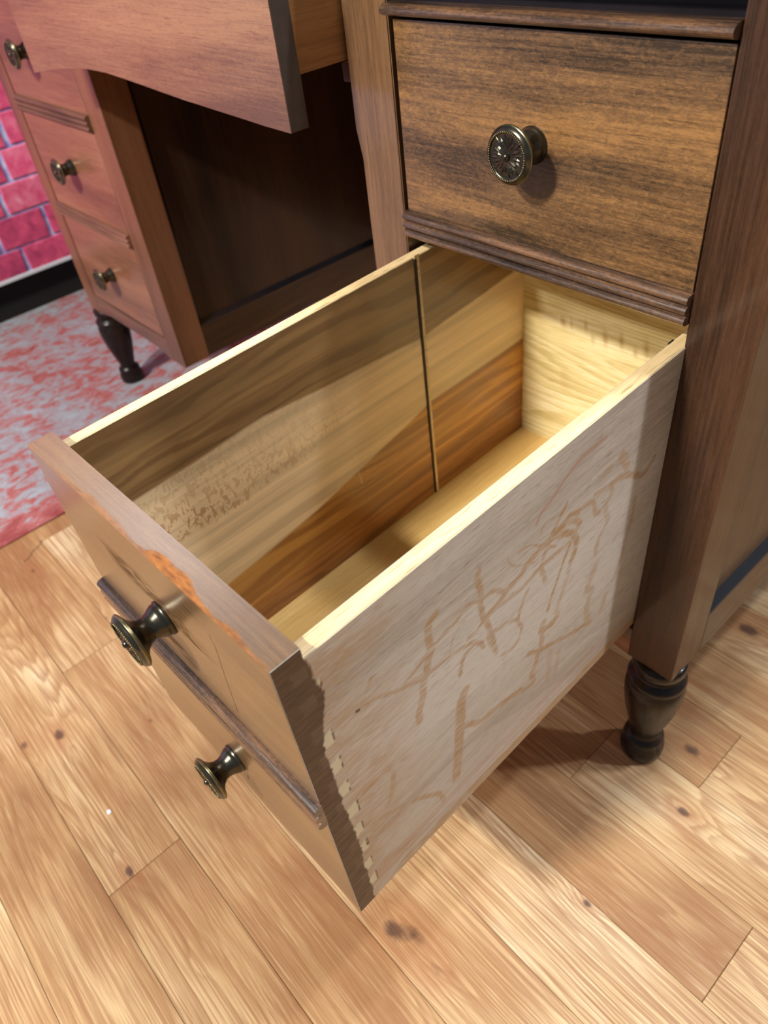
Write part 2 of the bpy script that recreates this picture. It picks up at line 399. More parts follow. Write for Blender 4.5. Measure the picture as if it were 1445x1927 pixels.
    nm = s.bump(s.math('ADD', s.math('MULTIPLY', fb, 0.7), ring), 0.12, 0.0005)
    return s.fin(col, s.mr(fb, 0.3, 0.7, 0.40, 0.55), Normal=nm, Specular_IOR_Level=0.35)
M_plank = make_floor_mat()
M_sub = plain('dark_floor_joint', (46, 34, 26), 0.9)

def make_rug_mat():
    s = NT('faded_red_and_grey_weave'); v = s.obj(False)
    n1 = s.noise(s.vmul(v, (1, 0.7, 1)), 34, 5.0, 0.68, 0.9)
    n2 = s.noise(s.vmul(v, (1.0, 0.3, 1)), 120, 3.0, 0.7)
    n3 = s.noise(v, 5, 2.0, 0.5)
    f = s.math('ADD', s.math('MULTIPLY', n1, 0.75), s.math('MULTIPLY', n2, 0.3)); f = s.math('ADD', f, s.math('MULTIPLY', n3, 0.25))
    sep = s.t.nodes.new('ShaderNodeSeparateXYZ'); s.t.links.new(v, sep.inputs[0])
    border = s.mr(sep.outputs[0], -0.71, -0.655, 0.0, 0.11)
    f = s.math('SUBTRACT', f, border)
    col = s.ramp(f, [(0.44, s2l((142, 62, 62))), (0.60, s2l((168, 98, 96))), (0.66, s2l((152, 140, 146))), (0.80, s2l((156, 168, 176)))])
    wv = s.noise(s.vmul(v, (1, 0.3, 1)), 900, 2.0, 0.6)
    wv2 = s.noise(s.vmul(v, (0.3, 1, 1)), 700, 1.0, 0.6)
    k = s.mr(s.math('MULTIPLY', wv, wv2), 0.12, 0.4, 0.72, 1.12, False)
    col = s.vmul(col, s.n('CombineXYZ', {0: k, 1: k, 2: k}))
    return s.fin(col, 0.95, Normal=s.bump(wv, 0.5, 0.001))
M_rug = make_rug_mat()

def make_brick_mat():
    s = NT('rose_red_brick_print'); v = s.obj(False); r = s.n('ObjectInfo', out=5)
    n = s.noise(v, 34, 4.0, 0.6, 0.5); n2 = s.noise(v, 9, 2.0)
    f = s.math('ADD', s.math('MULTIPLY', n, 0.7), s.math('MULTIPLY', r, 0.3))
    col = s.ramp(f, [(0.25, s2l((160, 52, 92))), (0.48, s2l((214, 80, 118))), (0.66, s2l((232, 126, 152))), (0.82, s2l((242, 200, 214)))])
    return s.fin(col, 0.55, Normal=s.bump(n, 0.3, 0.002))
M_brick = make_brick_mat()
def make_mortar():
    s = NT('lavender_mortar'); v = s.obj(False); n = s.noise(v, 40, 3.0)
    return s.fin(s.ramp(n, [(0.3, s2l((124, 122, 190))), (0.7, s2l((196, 206, 240)))]), 0.7)
M_mortar = make_mortar()
M_white = plain('white_hem', (214, 218, 224), 0.6, 0, 0, 0.1)
M_black = plain('black_void_board', (18, 15, 18), 0.9)
M_fluff = plain('grey_lint', (96, 84, 70), 0.9)

# ------------------------------------------------------------------ setting: floor of separate planks
def structure(o, **k):
    o['kind'] = 'structure'; return o
bm = bmesh.new(); box(bm, -2.2, 2.4, -2.4, 2.6, -0.05, -0.0065)
floor = structure(link('floor', mesh_from_bm('floor', bm), M_sub))
PITCH = 0.0886; Y0 = -0.4201; GAP = 0.0005
joint = {-1: 0.0062, 0: -0.314, 3: 0.480, 5: 0.3714, 4: 0.2667, -2: 0.66, 1: 0.62, 2: 0.75, 6: 0.05, -3: -.25}
rr_ = random.Random(3); cache = {}
for n in range(-13, 24):
    j = joint.get(n, rr_.uniform(-0.6, 0.6)); L = 1.22
    y0 = Y0+n*PITCH; xs = [j+L*k for k in range(-3, 4)]
    for a in xs:
        x0, x1 = max(a, -1.6), min(a+L, 2.3)
        if x1-x0 < 0.03: continue
        key = round(x1-x0, 3)
        if key not in cache:
            bm = bmesh.new(); g = GAP/2
            w0, w1, h0, h1 = g, x1-x0-g, g, PITCH-g
            b = 0.00035
            lo = [bm.verts.new(p) for p in ((w0, h0, -0.0065), (w1, h0, -0.0065), (w1, h1, -0.0065), (w0, h1, -0.0065))]
            mi_ = [bm.verts.new(p) for p in ((w0, h0, -b), (w1, h0, -b), (w1, h1, -b), (w0, h1, -b))]
            to = [bm.verts.new(p) for p in ((w0+b, h0+b, 0), (w1-b, h0+b, 0), (w1-b, h1-b, 0), (w0+b, h1-b, 0))]
            for A, B in ((lo, mi_), (mi_, to)):
                for i in range(4): bm.faces.new((A[i], A[(i+1) % 4], B[(i+1) % 4], B[i]))
            bm.faces.new(to); bm.faces.new(lo[::-1])
            cache[key] = mesh_from_bm('plank', bm); cache[key].materials.append(M_plank)
        o = bpy.data.objects.new('plank', cache[key]); COL.objects.link(o); o.parent = floor; o.location = (x0, y0, 0)

# ------------------------------------------------------------------ setting: wall with brick facing and black gap below it
XW = -1.45
bm = bmesh.new(); box(bm, XW-0.06, XW-0.004, -1.6, 2.2, 0.10, 1.46)  # top cut low so the added cool lamp behind shines over it
wall = structure(link('wall_left', mesh_from_bm('wall_left', bm), M_mortar))
rows = [(.1035, .1585, .041), (.1645, .2310, .0), (.2370, .3000, .045), (.3060, .3680, .082), (.3740, .4370, .110), (.4430, .5060, .05)]
z = .512; k = 0
while z < 1.38:
    rows.append((z, z+.063, [.02, .08][k % 2])); z += .069; k += 1
BL = 0.125; rb = random.Random(5)
for (z0, z1, off) in rows:
    n0 = int((-0.9-off)/BL); n1 = int((1.2-off)/BL)
    for q in range(n0, n1):
        g = 0.0055; a, b = off+q*BL+g, off+(q+1)*BL-g
        bm = bmesh.new(); p = [(a, z0), (b, z0), (b, z1), (a, z1)]
        p = [(y+rb.uniform(-.002, .002), zz+rb.uniform(-.0015, .0015)) for y, zz in p]
        back = [bm.verts.new((XW-0.004, y, zz)) for y, zz in p]
        cy, cz = (a+b)/2, (z0+z1)/2
        mid = [bm.verts.new((XW-0.001, y, zz)) for y, zz in p]
        top = [bm.verts.new((XW, cy+(y-cy)*.96, cz+(zz-cz)*.93)) for y, zz in p]
        for A, B in ((back, mid), (mid, top)):
            for i in range(4): bm.faces.new((A[i], A[(i+1) % 4], B[(i+1) % 4], B[i]))
        bm.faces.new(top); bm.faces.new(back[::-1])
        bmesh.ops.recalc_face_normals(bm, faces=bm.faces)
        link('brick', mesh_from_bm('brick', bm), M_brick, wall)
bm = bmesh.new(); box(bm, XW-0.05, XW+0.003, -1.6, 2.2, 0.0945, 0.1030, 0.001)
hem = structure(link('trim_1', mesh_from_bm('trim_1', bm), M_white))
bm = bmesh.new(); box(bm, XW-0.06, XW-0.03, -1.6, 2.2, 0.0, 0.0945)
base = structure(link('baseboard_left', mesh_from_bm('baseboard_left', bm), M_black))

# ------------------------------------------------------------------ desk
desk = bpy.data.objects.new('desk', None); COL.objects.link(desk)
desk.location = (0, 0, 0)
desk['label'] = 'antique brown kneehole desk with turned legs, its deep right-hand drawer pulled out'
desk['category'] = 'desk'

def make_knob_mesh():
    bm = bmesh.new()
    prof = [(0.0001, -0.001), (0.0118, -0.001), (0.0127, 0.0004), (0.0126, 0.0018), (0.0117, 0.0026), (0.0119, 0.0036), (0.0111, 0.0058),
            (0.0094, 0.0088), (0.0086, 0.0120), (0.0090, 0.0155), (0.0110, 0.0187), (0.0140, 0.0209), (0.0176, 0.0222), (0.0190, 0.0231)]
    lathe(bm, prof, 56, 'Y', 0)
    lathe(bm, [(0.0189, 0.0229), (0.0195, 0.0236), (0.0196, 0.0243), (0.0192, 0.0250)], 56, 'Y', 1)
    lathe(bm, [(0.0193, 0.0247), (0.0185, 0.0262), (0.0168, 0.0276), (0.0160, 0.0279), (0.0156, 0.0272), (0.0148, 0.0268), (0.0110, 0.0273), (0.0060, 0.0277), (0.0001, 0.0279)], 56, 'Y', 0)
    for i in range(64):        # beaded ring
        a = 2*math.pi*i/64
        r = bmesh.ops.create_icosphere(bm, subdivisions=1, radius=0.00072, matrix=Matrix.Translation((0.0157*math.cos(a), -0.0280, 0.0157*math.sin(a))))
        for f in {f for v in r['verts'] for f in v.link_faces}: f.material_index = 1; f.smooth = True
    for ring, (n, r0, r1, w, h) in enumerate(((12, .0034, .0118, .0016, .0011), (12, .0060, .0140, .0012, .0008))):
        for i in range(n):     # pointed leaves around the boss
            a = 2*math.pi*(i+0.5*ring)/n
            L = r1*(1+0.08*math.sin(i*2.1))
            M = Matrix.Rotation(-a, 4, 'Y')
            def P(x, y, z): return bm.verts.new(M @ Vector((x, y, z)))
            zb = -0.0272
            rm = r0+(L-r0)*0.45
            s0 = P(r0, zb-0.0004, 0); e = P(L, zb-0.0003, 0)
            a1 = P(rm, zb-0.0002, w); a2 = P(rm, zb-0.0002, -w); m1 = P(rm, zb-h, 0.0); m2 = P((rm+L)/2, zb-h*0.9, 0)
            g1 = P((rm+L)/2, zb-h*0.35, w*.7); g2 = P((rm+L)/2, zb-h*0.35, -w*.7)
            for f in ((s0, a1, m1), (s0, m1, a2), (a1, g1, m2, m1), (a2, m1, m2, g2), (g1, e, m2), (g2, m2, e)):
                bm.faces.new(f).smooth = False
    r = bmesh.ops.create_uvsphere(bm, u_segments=20, v_segments=12, radius=0.0030, matrix=Matrix.Translation((0, -0.0277, 0)))
    for f in {f for v in r['verts'] for f in v.link_faces}: f.smooth = True; f.material_index = 0
    me = mesh_from_bm('knob', bm)
    me.materials.append(M_bronze); me.materials.append(M_brass)
    return me
KNOB = make_knob_mesh()
def knob(parent, x, y, z, turn=0.0, bright=False):
    o = bpy.data.objects.new('knob', KNOB); COL.objects.link(o); o.parent = parent; o.location = (x, y, z)
    o.rotation_euler = (0, turn, 0)
    return o

def reed_profile(z0, z1, y=0.0, dep=0.0065, n=3, back=0.0):
    p = [(y+back, z0)]; h = (z1-z0)/n
    for k in range(n):
        for i in range(1, 12):
            a = math.pi*i/12
            p.append((y-dep*0.15-dep*0.85*math.sin(a), z0+h*k+h*0.5*(1-math.cos(a))))
    p.append((y+back, z1))
    return p

def leg_mesh(zbot=0.0):
    prof = [(0.021, .1725), (0.0255, .1700), (0.0262, .1670), (0.0262, .1600), (0.0240, .1560), (0.0222, .1520), (0.0236, .1490), (0.0282, .1465),
            (0.0294, .1430), (0.0286, .1395), (0.0268, .1375), (0.0284, .1350), (0.0298, .1290), (0.0300, .1200), (0.0290, .1080), (0.0262, .0900), (0.0222, .0720),
            (0.0182, .0560), (0.0160, .0470), (0.0154, .0420), (0.0168, .0380), (0.0208, .0350), (0.0216, .0320), (0.0206, .0290), (0.0212, .0265),
            (0.0230, .0220), (0.0236, .0150), (0.0230, .0080), (0.0212, .0030), (0.0185, 0.0)]
    bm = bmesh.new(); lathe(bm, [(r, max(h, zbot)) for r, h in prof], 48, 'Z')
    bmesh.ops.recalc_face_normals(bm, faces=bm.faces)
    return mesh_from_bm('leg', bm)
LEG = leg_mesh(); LEG.materials.append(M_leg)
LEGR = leg_mesh(0.004); LEGR.materials.append(M_leg)

def post(x0, x1, y0, y1, mat=M_post): return bx('post', x0, x1, y0, y1, ZP, ZT, mat, desk, 0.0012)
def pedestal(xl, xr, wl, wr, outer_left, legmesh):
    """xl..xr is the drawer bay; posts of width wl / wr stand beside it"""
    a, b = xl-wl, xr+wr
    post(a, xl, DEP-0.046, DEP); post(xr, b, DEP-0.046, DEP)
    for side, (x0, x1) in (('l', (a, xl)), ('r', (xr, b))):
        face = x0 if side == 'l' else x1
        inn = 1 if side == 'l' else -1
        # side frame rails and recessed panel between the posts
        for z0, z1 in ((ZP+0.002, 0.2300), (0.680, ZT)):
            xa, xb = sorted((face, face+inn*0.020)); bx('side_rail', xa, xb, 0.048, DEP-0.046, z0, z1, M_sideY, desk, 0.0010)
        xa, xb = sorted((face+inn*0.009, face+inn*0.015)); bx('side_panel', xa, xb, 0.048, DEP-0.046, 0.230, 0.680, M_panel, desk, 0)
        f2 = face+inn*0.009; f1 = face+inn*0.001
        bm = bmesh.new()       # dark sloping bead round the panel
        pts = [(0.048, 0.230), (DEP-0.046, 0.230), (DEP-0.046, 0.680), (0.048, 0.680)]
        cy, cz, w = (0.002+DEP)/2, 0.455, 0.008
        o_ = [bm.verts.new((f1, y, z)) for y, z in pts]
        i_ = [bm.verts.new((f2, y+(w if y < cy else -w), z+(w if z < cz else -w))) for y, z in pts]
        for k in range(4): bm.faces.new((o_[k], o_[(k+1) % 4], i_[(k+1) % 4], i_[k]))
        link('panel_bead', mesh_from_bm('panel_bead', bm), M_dark, desk)
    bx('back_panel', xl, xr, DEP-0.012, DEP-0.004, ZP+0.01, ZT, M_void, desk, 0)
    for x, y in (((xl-0.0248, 0.0207), (xl-0.0248, DEP-0.023)) if outer_left else ((xr+0.0248, 0.0207), (xr+0.0248, DEP-0.023))):
        o = bpy.data.objects.new('leg', legmesh); COL.objects.link(o); o.parent = desk; o.location = (x, y, 0)

# front posts
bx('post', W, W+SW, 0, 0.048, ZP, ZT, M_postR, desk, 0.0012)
prism('post', [(0, ZP), (0, ZT), (-0.0525, ZT), (-0.0535, 0.616), (-0.0488, 0.592), (-0.0482, ZP)], 'Y', 0, 0.048, M_post, desk, bev=0.0010)
pedestal(0, W, 0.0482, SW, False, LEG)
xl2, xr2 = -0.9135, -0.6385
bx('post', xr2, XL, 0, 0.048, ZP, ZT, M_postL, desk, 0.0012)
bx('post', xl2-SW+0.004, xl2, 0, 0.048, ZP, ZT, M_postL, desk, 0.0012)
pedestal(xl2, xr2, SW-0.004, XL-xr2, True, LEGR)
# rails below the drawer bays, slightly arched underneath
for x0, x1 in ((0, W), (xl2, xr2)):
    pts = [(x0, 0.211), (x0, 0.1725)]
    for i in range(0, 13):
        t = i/12; pts.append((x0+0.002+(x1-x0-0.004)*t, 0.1725+0.0085*min(1, 6*min(t, 1-t))))
    pts += [(x1, 0.1725), (x1, 0.211)]
    prism('front_rail', pts, 'Y', 0.0005, 0.020, M_rail, desk)
    # bead and black cove above the top drawer
    bm = []
    for i in range(0, 13):
        a = math.pi*i/12; bm.append((-0.0005-0.0075*math.sin(a), 0.7008+0.0085*0.5*(1-math.cos(a))))
    prism('bead_rail', [(0.018, 0.7008)]+bm+[(0.018, 0.7093)], 'X', x0+0.0005, x1-0.0005, M_mould, desk, smooth=False)
    cove = [(0.018, 0.7093)]+[(0.006+0.009*math.sin(math.pi*i/8), 0.7093+0.018*i/8) for i in range(9)]+[(0.004, 0.7285), (-0.003, 0.7300), (-0.004, 0.7350), (-0.004, ZT), (0.018, ZT)]
    prism('dark_cove', cove, 'X', x0+0.0005, x1-0.0005, M_dark, desk)
bx('desk_top', XL-0.396, W+SW+0.014, -0.034, DEP+0.02, ZT, ZT+0.022, M_rail, desk, 0.004)
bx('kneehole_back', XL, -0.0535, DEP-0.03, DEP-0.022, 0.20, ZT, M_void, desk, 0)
bx('runner', -0.0665, -0.0535, 0.004, DEP-0.03, 0.650, 0.664, M_sideY, desk, 0.001)
bx('runner', XL, XL+0.013, 0.004, DEP-0.03, 0.650, 0.664, M_sideY, desk, 0.001)

# closed drawers ---------------------------------------------------
def closed_drawer(x0, x1, z0, z1, y, mat, mould, kz, turn=0.0, notch=False):
    d = bx('drawer', x0, x1, y, y+0.018, z0, z1, mat, desk, 0.0010)
    me = d.data
    if mould:
        pr = prism('moulding', reed_profile(z0-mould, z0, y, 0.0068, 3, back=0.012), 'X', x0-0.0015, x1+0.0006, M_mould if x0 > -0.1 else M_mouldL, d)
        for p in pr.data.polygons: p.use_smooth = len(p.vertices) == 4
        pr.data.set_sharp_from_angle(angle=0.7)
    zz = z0-mould+0.003
    bx('side_board', x0+0.001, x0+0.012, y+0.018, 0.50, zz, z1-0.006, M_edge, d, 0)
    bx('side_board', x1-0.012, x1-0.001, y+0.018, 0.50, zz, z1-0.006, M_edge, d, 0)
    bx('bottom_board', x0+0.012, x1-0.012, y+0.018, 0.50, zz+0.004, zz+0.009, M_ply, d, 0)
    bx('back_board', x0+0.012, x1-0.012, 0.49, 0.50, zz+0.009, z1-0.010, M_ash, d, 0)
    knob(d, 0.1401-0.1375+(x0+x1)/2-0.0025, y, kz, turn)
    return d
dU = closed_drawer(0.0055, W-0.0010, 0.5583, 0.6988, 0.0, M_front, 0.0223, 0.6300, 0.1)
bx('divider_rail', 0, W, 0.020, 0.044, 0.5305, 0.5345, M_void, desk, 0)
closed_drawer(xl2+0.0060, xr2-0.0010, 0.5583, 0.6988, 0.0, M_left, 0.0223, 0.6280, 0.4)
closed_drawer(xl2+0.0060, xr2-0.0010, 0.3905, 0.5345, 0.0, M_left, 0.0215, 0.4680, 1.1)
closed_drawer(xl2+0.0060, xr2-0.0010, 0.2140, 0.3675, 0.0, M_left, 0.0, 0.2900, 2.1)

# middle drawer with the arched front, pulled a little way out ---------
prof = [(-0.5867, 0.6296), (-0.555, 0.6338), (-0.5202, 0.6388), (-0.471, 0.6436), (-0.419, 0.6469), (-0.3739, 0.6470), (-0.3165, 0.6438), (-0.2636, 0.6402),
        (-0.2149, 0.6371), (-0.1691, 0.6350), (-0.127, 0.6330), (-0.0876, 0.6310), (-0.0520, 0.6300)]
fine = []
for k in range(len(prof)-1):
    for t in (0, .5): fine.append((prof[k][0]*(1-t)+prof[k+1][0]*t, prof[k][1]*(1-t)+prof[k+1][1]*t))
fine.append(prof[-1])
mid = prism('drawer', fine+[(-0.0520, 0.738), (-0.5867, 0.738)], 'Y', -0.0677, -0.0494, M_arch, desk)
for x0, x1 in ((-0.0650, -0.0560), (-0.5830, -0.5740)):
    bx('side_board', x0, x1, -0.0494, 0.42, 0.6672, 0.732, M_honey, mid, 0.0006)
bx('bottom_board', -0.574, -0.0650, -0.0494, 0.42, 0.672, 0.677, M_ply, mid, 0)
bx('back_board', -0.574, -0.0650, 0.41, 0.42, 0.677, 0.728, M_ash, mid, 0)
bx('end_strip', -0.0524, -0.0517, -0.0672, -0.0499, 0.6306, 0.737, M_endgrain, mid, 0)

# ------------------------------------------------------------------ the deep drawer, pulled right out
STROKES=[
([(-254.1,471.9),(-260.6,467.9),(-262.2,457.0),(-261.2,444.0),(-264.9,436.7),(-267.1,425.2),(-271.3,418.1),(-273.4,404.4),(-277.6,394.1),(-278.2,384.4)],9.2,0.8),
([(-285.7,435.6),(-274.1,438.7),(-264.1,443.7),(-251.2,448.1),(-239.3,449.4),(-228.0,453.6),(-216.0,448.8),(-204.5,447.0),(-196.0,439.3),(-192.8,432.0),(-200.5,429.1),(-211.4,429.2),(-220.3,423.0),(-229.9,422.1)],5.4,0.75),
([(-306.6,465.6),(-315.7,452.1),(-314.2,446.8),(-304.4,443.2),(-293.0,435.8),(-287.1,432.5),(-272.0,424.8),(-260.5,422.7),(-246.5,421.8),(-230.2,416.6),(-220.8,410.0),(-214.6,399.4)],5.1,0.8),
([(-287.1,432.5),(-279.0,430.3),(-267.1,425.2)],5.9,0.6),
([(-225.1,411.4),(-233.9,408.5),(-237.6,400.2),(-238.6,392.6)],6.0,0.8),
([(-216.9,476.3),(-218.6,470.8),(-215.7,456.0),(-217.1,447.7),(-214.5,432.2),(-208.6,412.7),(-205.7,395.2),(-203.7,383.1)],7.3,0.8),
([(-262.3,460.3),(-248.2,460.1),(-234.0,454.9),(-226.1,451.8)],2.9,0.4),
([(-234.8,442.8),(-242.2,436.9),(-246.1,426.1)],3.8,0.4),
([(-209.8,427.8),(-198.8,431.0),(-191.1,435.0),(-177.6,438.4),(-170.9,443.5),(-157.2,445.9),(-141.9,446.3),(-122.5,434.4),(-114.9,421.8),(-116.3,409.2),(-119.8,405.2)],8.6,0.9),
([(-179.1,462.2),(-170.2,460.6),(-153.7,447.4),(-139.9,435.2)],3.1,0.8),
([(-190.9,465.4),(-186.6,456.7),(-174.4,446.4),(-159.1,436.8)],2.5,0.6),
([(-209.8,430.0),(-191.1,426.1),(-173.9,424.1),(-156.4,427.9),(-131.9,426.5),(-124.4,427.1)],6.1,0.7),
([(-147.6,442.4),(-152.1,438.6),(-155.1,426.9),(-149.3,408.2)],6.9,0.6),
([(-121.6,424.9),(-128.3,413.4),(-134.8,397.8),(-141.6,383.2),(-144.7,371.0)],5.1,0.85),
([(-117.7,410.4),(-125.6,381.3),(-133.6,363.1),(-131.6,353.3)],8.9,0.45),
([(-169.0,416.4),(-174.8,407.6),(-179.4,393.9),(-175.5,380.2),(-179.1,369.5),(-188.9,367.8),(-196.1,371.5)],5.6,0.7),
([(-210.5,407.4),(-200.4,404.6),(-186.5,399.6),(-179.4,393.9)],5.6,0.7),
([(-210.4,408.6),(-206.4,391.0),(-202.0,380.1)],6.5,0.6),
([(-149.5,361.2),(-150.4,352.7),(-132.8,351.8),(-139.4,348.7)],10.4,0.8),
([(-150.4,352.7),(-150.8,333.9),(-154.7,329.4),(-156.9,317.3),(-162.1,308.1),(-158.9,295.4),(-171.4,297.2)],8.4,0.75),
([(-82.3,297.5),(-108.0,309.3),(-129.1,318.9),(-152.1,330.9),(-167.1,341.0)],6.5,0.85),
([(-86.8,367.6),(-93.6,352.8),(-87.9,342.4),(-91.6,323.7),(-87.6,302.6)],10.6,0.6),
([(-64.7,317.3),(-68.3,299.0)],10.0,0.5),
([(-125.3,306.2),(-130.3,272.9)],6.9,0.35),
([(-138.8,315.8),(-139.5,278.4)],9.5,0.35),
([(-130.2,467.8),(-136.7,460.6),(-145.5,451.0)],6.0,0.9),
([(-146.6,448.7),(-131.2,451.3),(-124.0,453.2),(-115.0,449.6)],8.6,0.9),
([(-138.1,447.3),(-123.4,446.5),(-112.4,437.1),(-117.1,433.1)],6.7,0.8),
([(-115.0,449.6),(-99.6,447.6),(-93.9,433.9),(-87.8,428.3)],7.5,0.7),
([(-96.4,452.6),(-77.1,446.2),(-75.6,436.7),(-81.3,430.1),(-75.9,412.7),(-81.7,404.5),(-86.3,397.5),(-87.2,383.9)],7.6,0.5),
([(-91.6,464.4),(-80.2,465.7)],11.3,0.4),
([(-67.5,468.2),(-58.1,454.0)],12.2,0.7),
([(-77.4,448.6),(-63.5,446.3),(-51.3,440.1),(-36.0,428.6),(-27.3,429.3),(-19.8,435.1)],8.5,0.8),
([(-39.2,408.5),(-39.5,387.6),(-44.8,367.0),(-46.4,350.3),(-55.1,328.0)],7.1,0.5),
([(-85.4,369.9),(-89.6,358.1),(-94.3,349.1)],12.1,0.4),
([(-142.9,465.3),(-152.3,468.4),(-156.5,461.7)],2.4,0.6),
([(-235.6,369.8),(-240.0,361.4),(-241.8,343.6),(-244.3,323.0),(-246.9,302.8),(-251.7,270.7)],14.1,0.85),
([(-245.9,334.1),(-235.8,327.3),(-224.3,315.9),(-206.9,311.4),(-190.1,306.8),(-175.4,302.0)],9.2,0.85),
([(-330.1,365.7),(-316.3,367.5),(-308.8,365.4),(-307.0,351.0),(-310.1,337.1),(-316.3,324.0)],7.5,0.85),
([(-338.0,327.7),(-321.7,316.0),(-302.2,303.5),(-285.8,290.2),(-271.1,273.0),(-266.6,255.2)],7.4,0.8),
]

mm = lambda pts: [(a/1000, b/1000) for a, b in pts]
STAIN = mm([(-342.6,530.2),(-340.8,516.5),(-340.8,502.3),(-336.8,486.4),(-339.0,473.3),(-345.0,453.4),(-347.8,434.5),(-346.2,427.6),(-347.0,409.1),(-346.7,379.4),(-345.8,358.0),(-345.4,332.7),(-343.7,306.8),(-346.3,276.2),(-345.6,251.8),(-346.4,200.0)])
TAILZ = [(.5164,.5061),(.4913,.4792),(.4637,.4513),(.4357,.4240),(.4068,.3950),(.3801,.3684),(.3515,.3412),(.3242,.3119),(.2970,.2850),(.2700,.2580),(.2440,.2330)]
PALEZ = [.4910,.4460,.4170,.3880,.3580,.3310,.3040,.2770,.2500]
def stain_y(z):
    zs = np.array([p[1] for p in STAIN])[::-1]; ys = np.array([p[0] for p in STAIN])[::-1]
    return np.interp(z, zs, ys)
def side_paint(Y, Z):
    mark = np.zeros(Y.shape)
    for pts, w, a in STROKES:
        P = smooth_poly(mm(pts), 4)
        x0, x1 = min(p[0] for p in P)-.012, max(p[0] for p in P)+.012; z0, z1 = min(p[1] for p in P)-.012, max(p[1] for p in P)+.012
        m = (Y > x0) & (Y < x1) & (Z > z0) & (Z < z1)
        if not m.any(): continue
        y, z = Y[m], Z[m]
        wob = (fbm(y*180, z*180, 3)-0.5)*0.0022
        d = seg_dist(y+wob, z+wob, P); hw = w/2000*0.80
        ed = fbm(y*60, z*700, 9)
        v = a*(1-sstep(hw*0.62, hw*1.12, d))*(0.55+0.6*ed)
        mark[m] = np.maximum(mark[m], v)
    # stained strip along the lower edge and wash towards the desk
    zb = .2285+.010*(fbm(Y*30, Y*0, 4)-0.3)
    low = (1-sstep(zb, zb+.006, Z))*sstep(-.345, -.31, Y)
    mark = np.maximum(mark, low*0.75)
    front = (1-sstep(-.342, -.255, Y+(fbm(Y*12, Z*60, 2)-.5)*.08))*0.6
    mark = np.maximum(mark, front)
    red = 0.7*(1-sstep(.0008, .0022, seg_dist(Y, Z, smooth_poly(mm([(-90.4,498.8),(-116.7,498.3),(-134.5,491.9),(-146.5,484.4),(-157.4,480.0),(-161.6,473.5)])))))
    for k, zz in enumerate((.2535, .2490, .240)):
        red = np.maximum(red, 0.55*(1-sstep(.0005, .0014, np.abs(Z-zz-.018*(-Y-.2)*0.4))))
    warp = .05*(fbm(Y*3, Z*9, 21)-.5)
    for c in np.linspace(.24, .53, 16):
        red = np.maximum(red, 0.22*(1-sstep(.0004, .0016, np.abs(Z+warp+.05*Y-c)))*sstep(.35, .6, fbm(Y*14, Z*50, int(c*1000))))
    ys = stain_y(Z)+(fbm(Y*0, Z*220, 5)-.5)*.003
    st = 1-sstep(ys-.0006, ys+.0006, Y)
    st = np.maximum(st, 1-sstep(.0008, .0016, seg_dist(Y, Z, [(-.3213, .4485), (-.3195, .4475)])))
    pale = np.zeros(Y.shape)
    for zc in PALEZ:
        w = .0062; lean = (Y+.342)*.0
        r = (np.abs(Z-zc) < w+(Y+.343)*.25) & (Y > -.3478) & (Y < -.3385+.0012*np.sin(zc*900))
        pale[r] = .8
        e = (np.abs(Z-zc) < w+.0006) & (np.abs(Y+.3383-.0012*np.sin(zc*900)) < .0007) & (fbm(Y*0, Z*500, 7) > .45)
        st[e] = .9; mark[e] = .9
    return np.stack([mark*(1-pale), st, pale*(1-st), red*(1-pale)], -1)
def end_paint(Y, Z):
    st = 1-0.0*Y; mark = np.zeros(Y.shape); pale = np.zeros(Y.shape)
    ys = stain_y(Z)+(fbm(Y*0, Z*220, 5)-.5)*.003
    st = 1-sstep(ys-.0006, ys+.0006, Y)
    for a, b in TAILZ:
        g = (Z < a) & (Z > b) & (Y > -.3525)
        st[g] *= .92
        e = (np.abs(Y+.3527) < .0006) & (Z < a+.0008) & (Z > b-.0008) & (fbm(Y*0, Z*300, 8) > .42)
        st[e] = 1.0; mark[e] = 1; st[e] = 1.35
    mark = np.maximum(mark, .6)
    for zc in PALEZ:
        pale[(np.abs(Z-zc) < .0062) & (Y > -.3478)] = .8
    return np.stack([mark*(1-pale), st, pale*(1-np.clip(st, 0, 1)), 0*pale], -1)
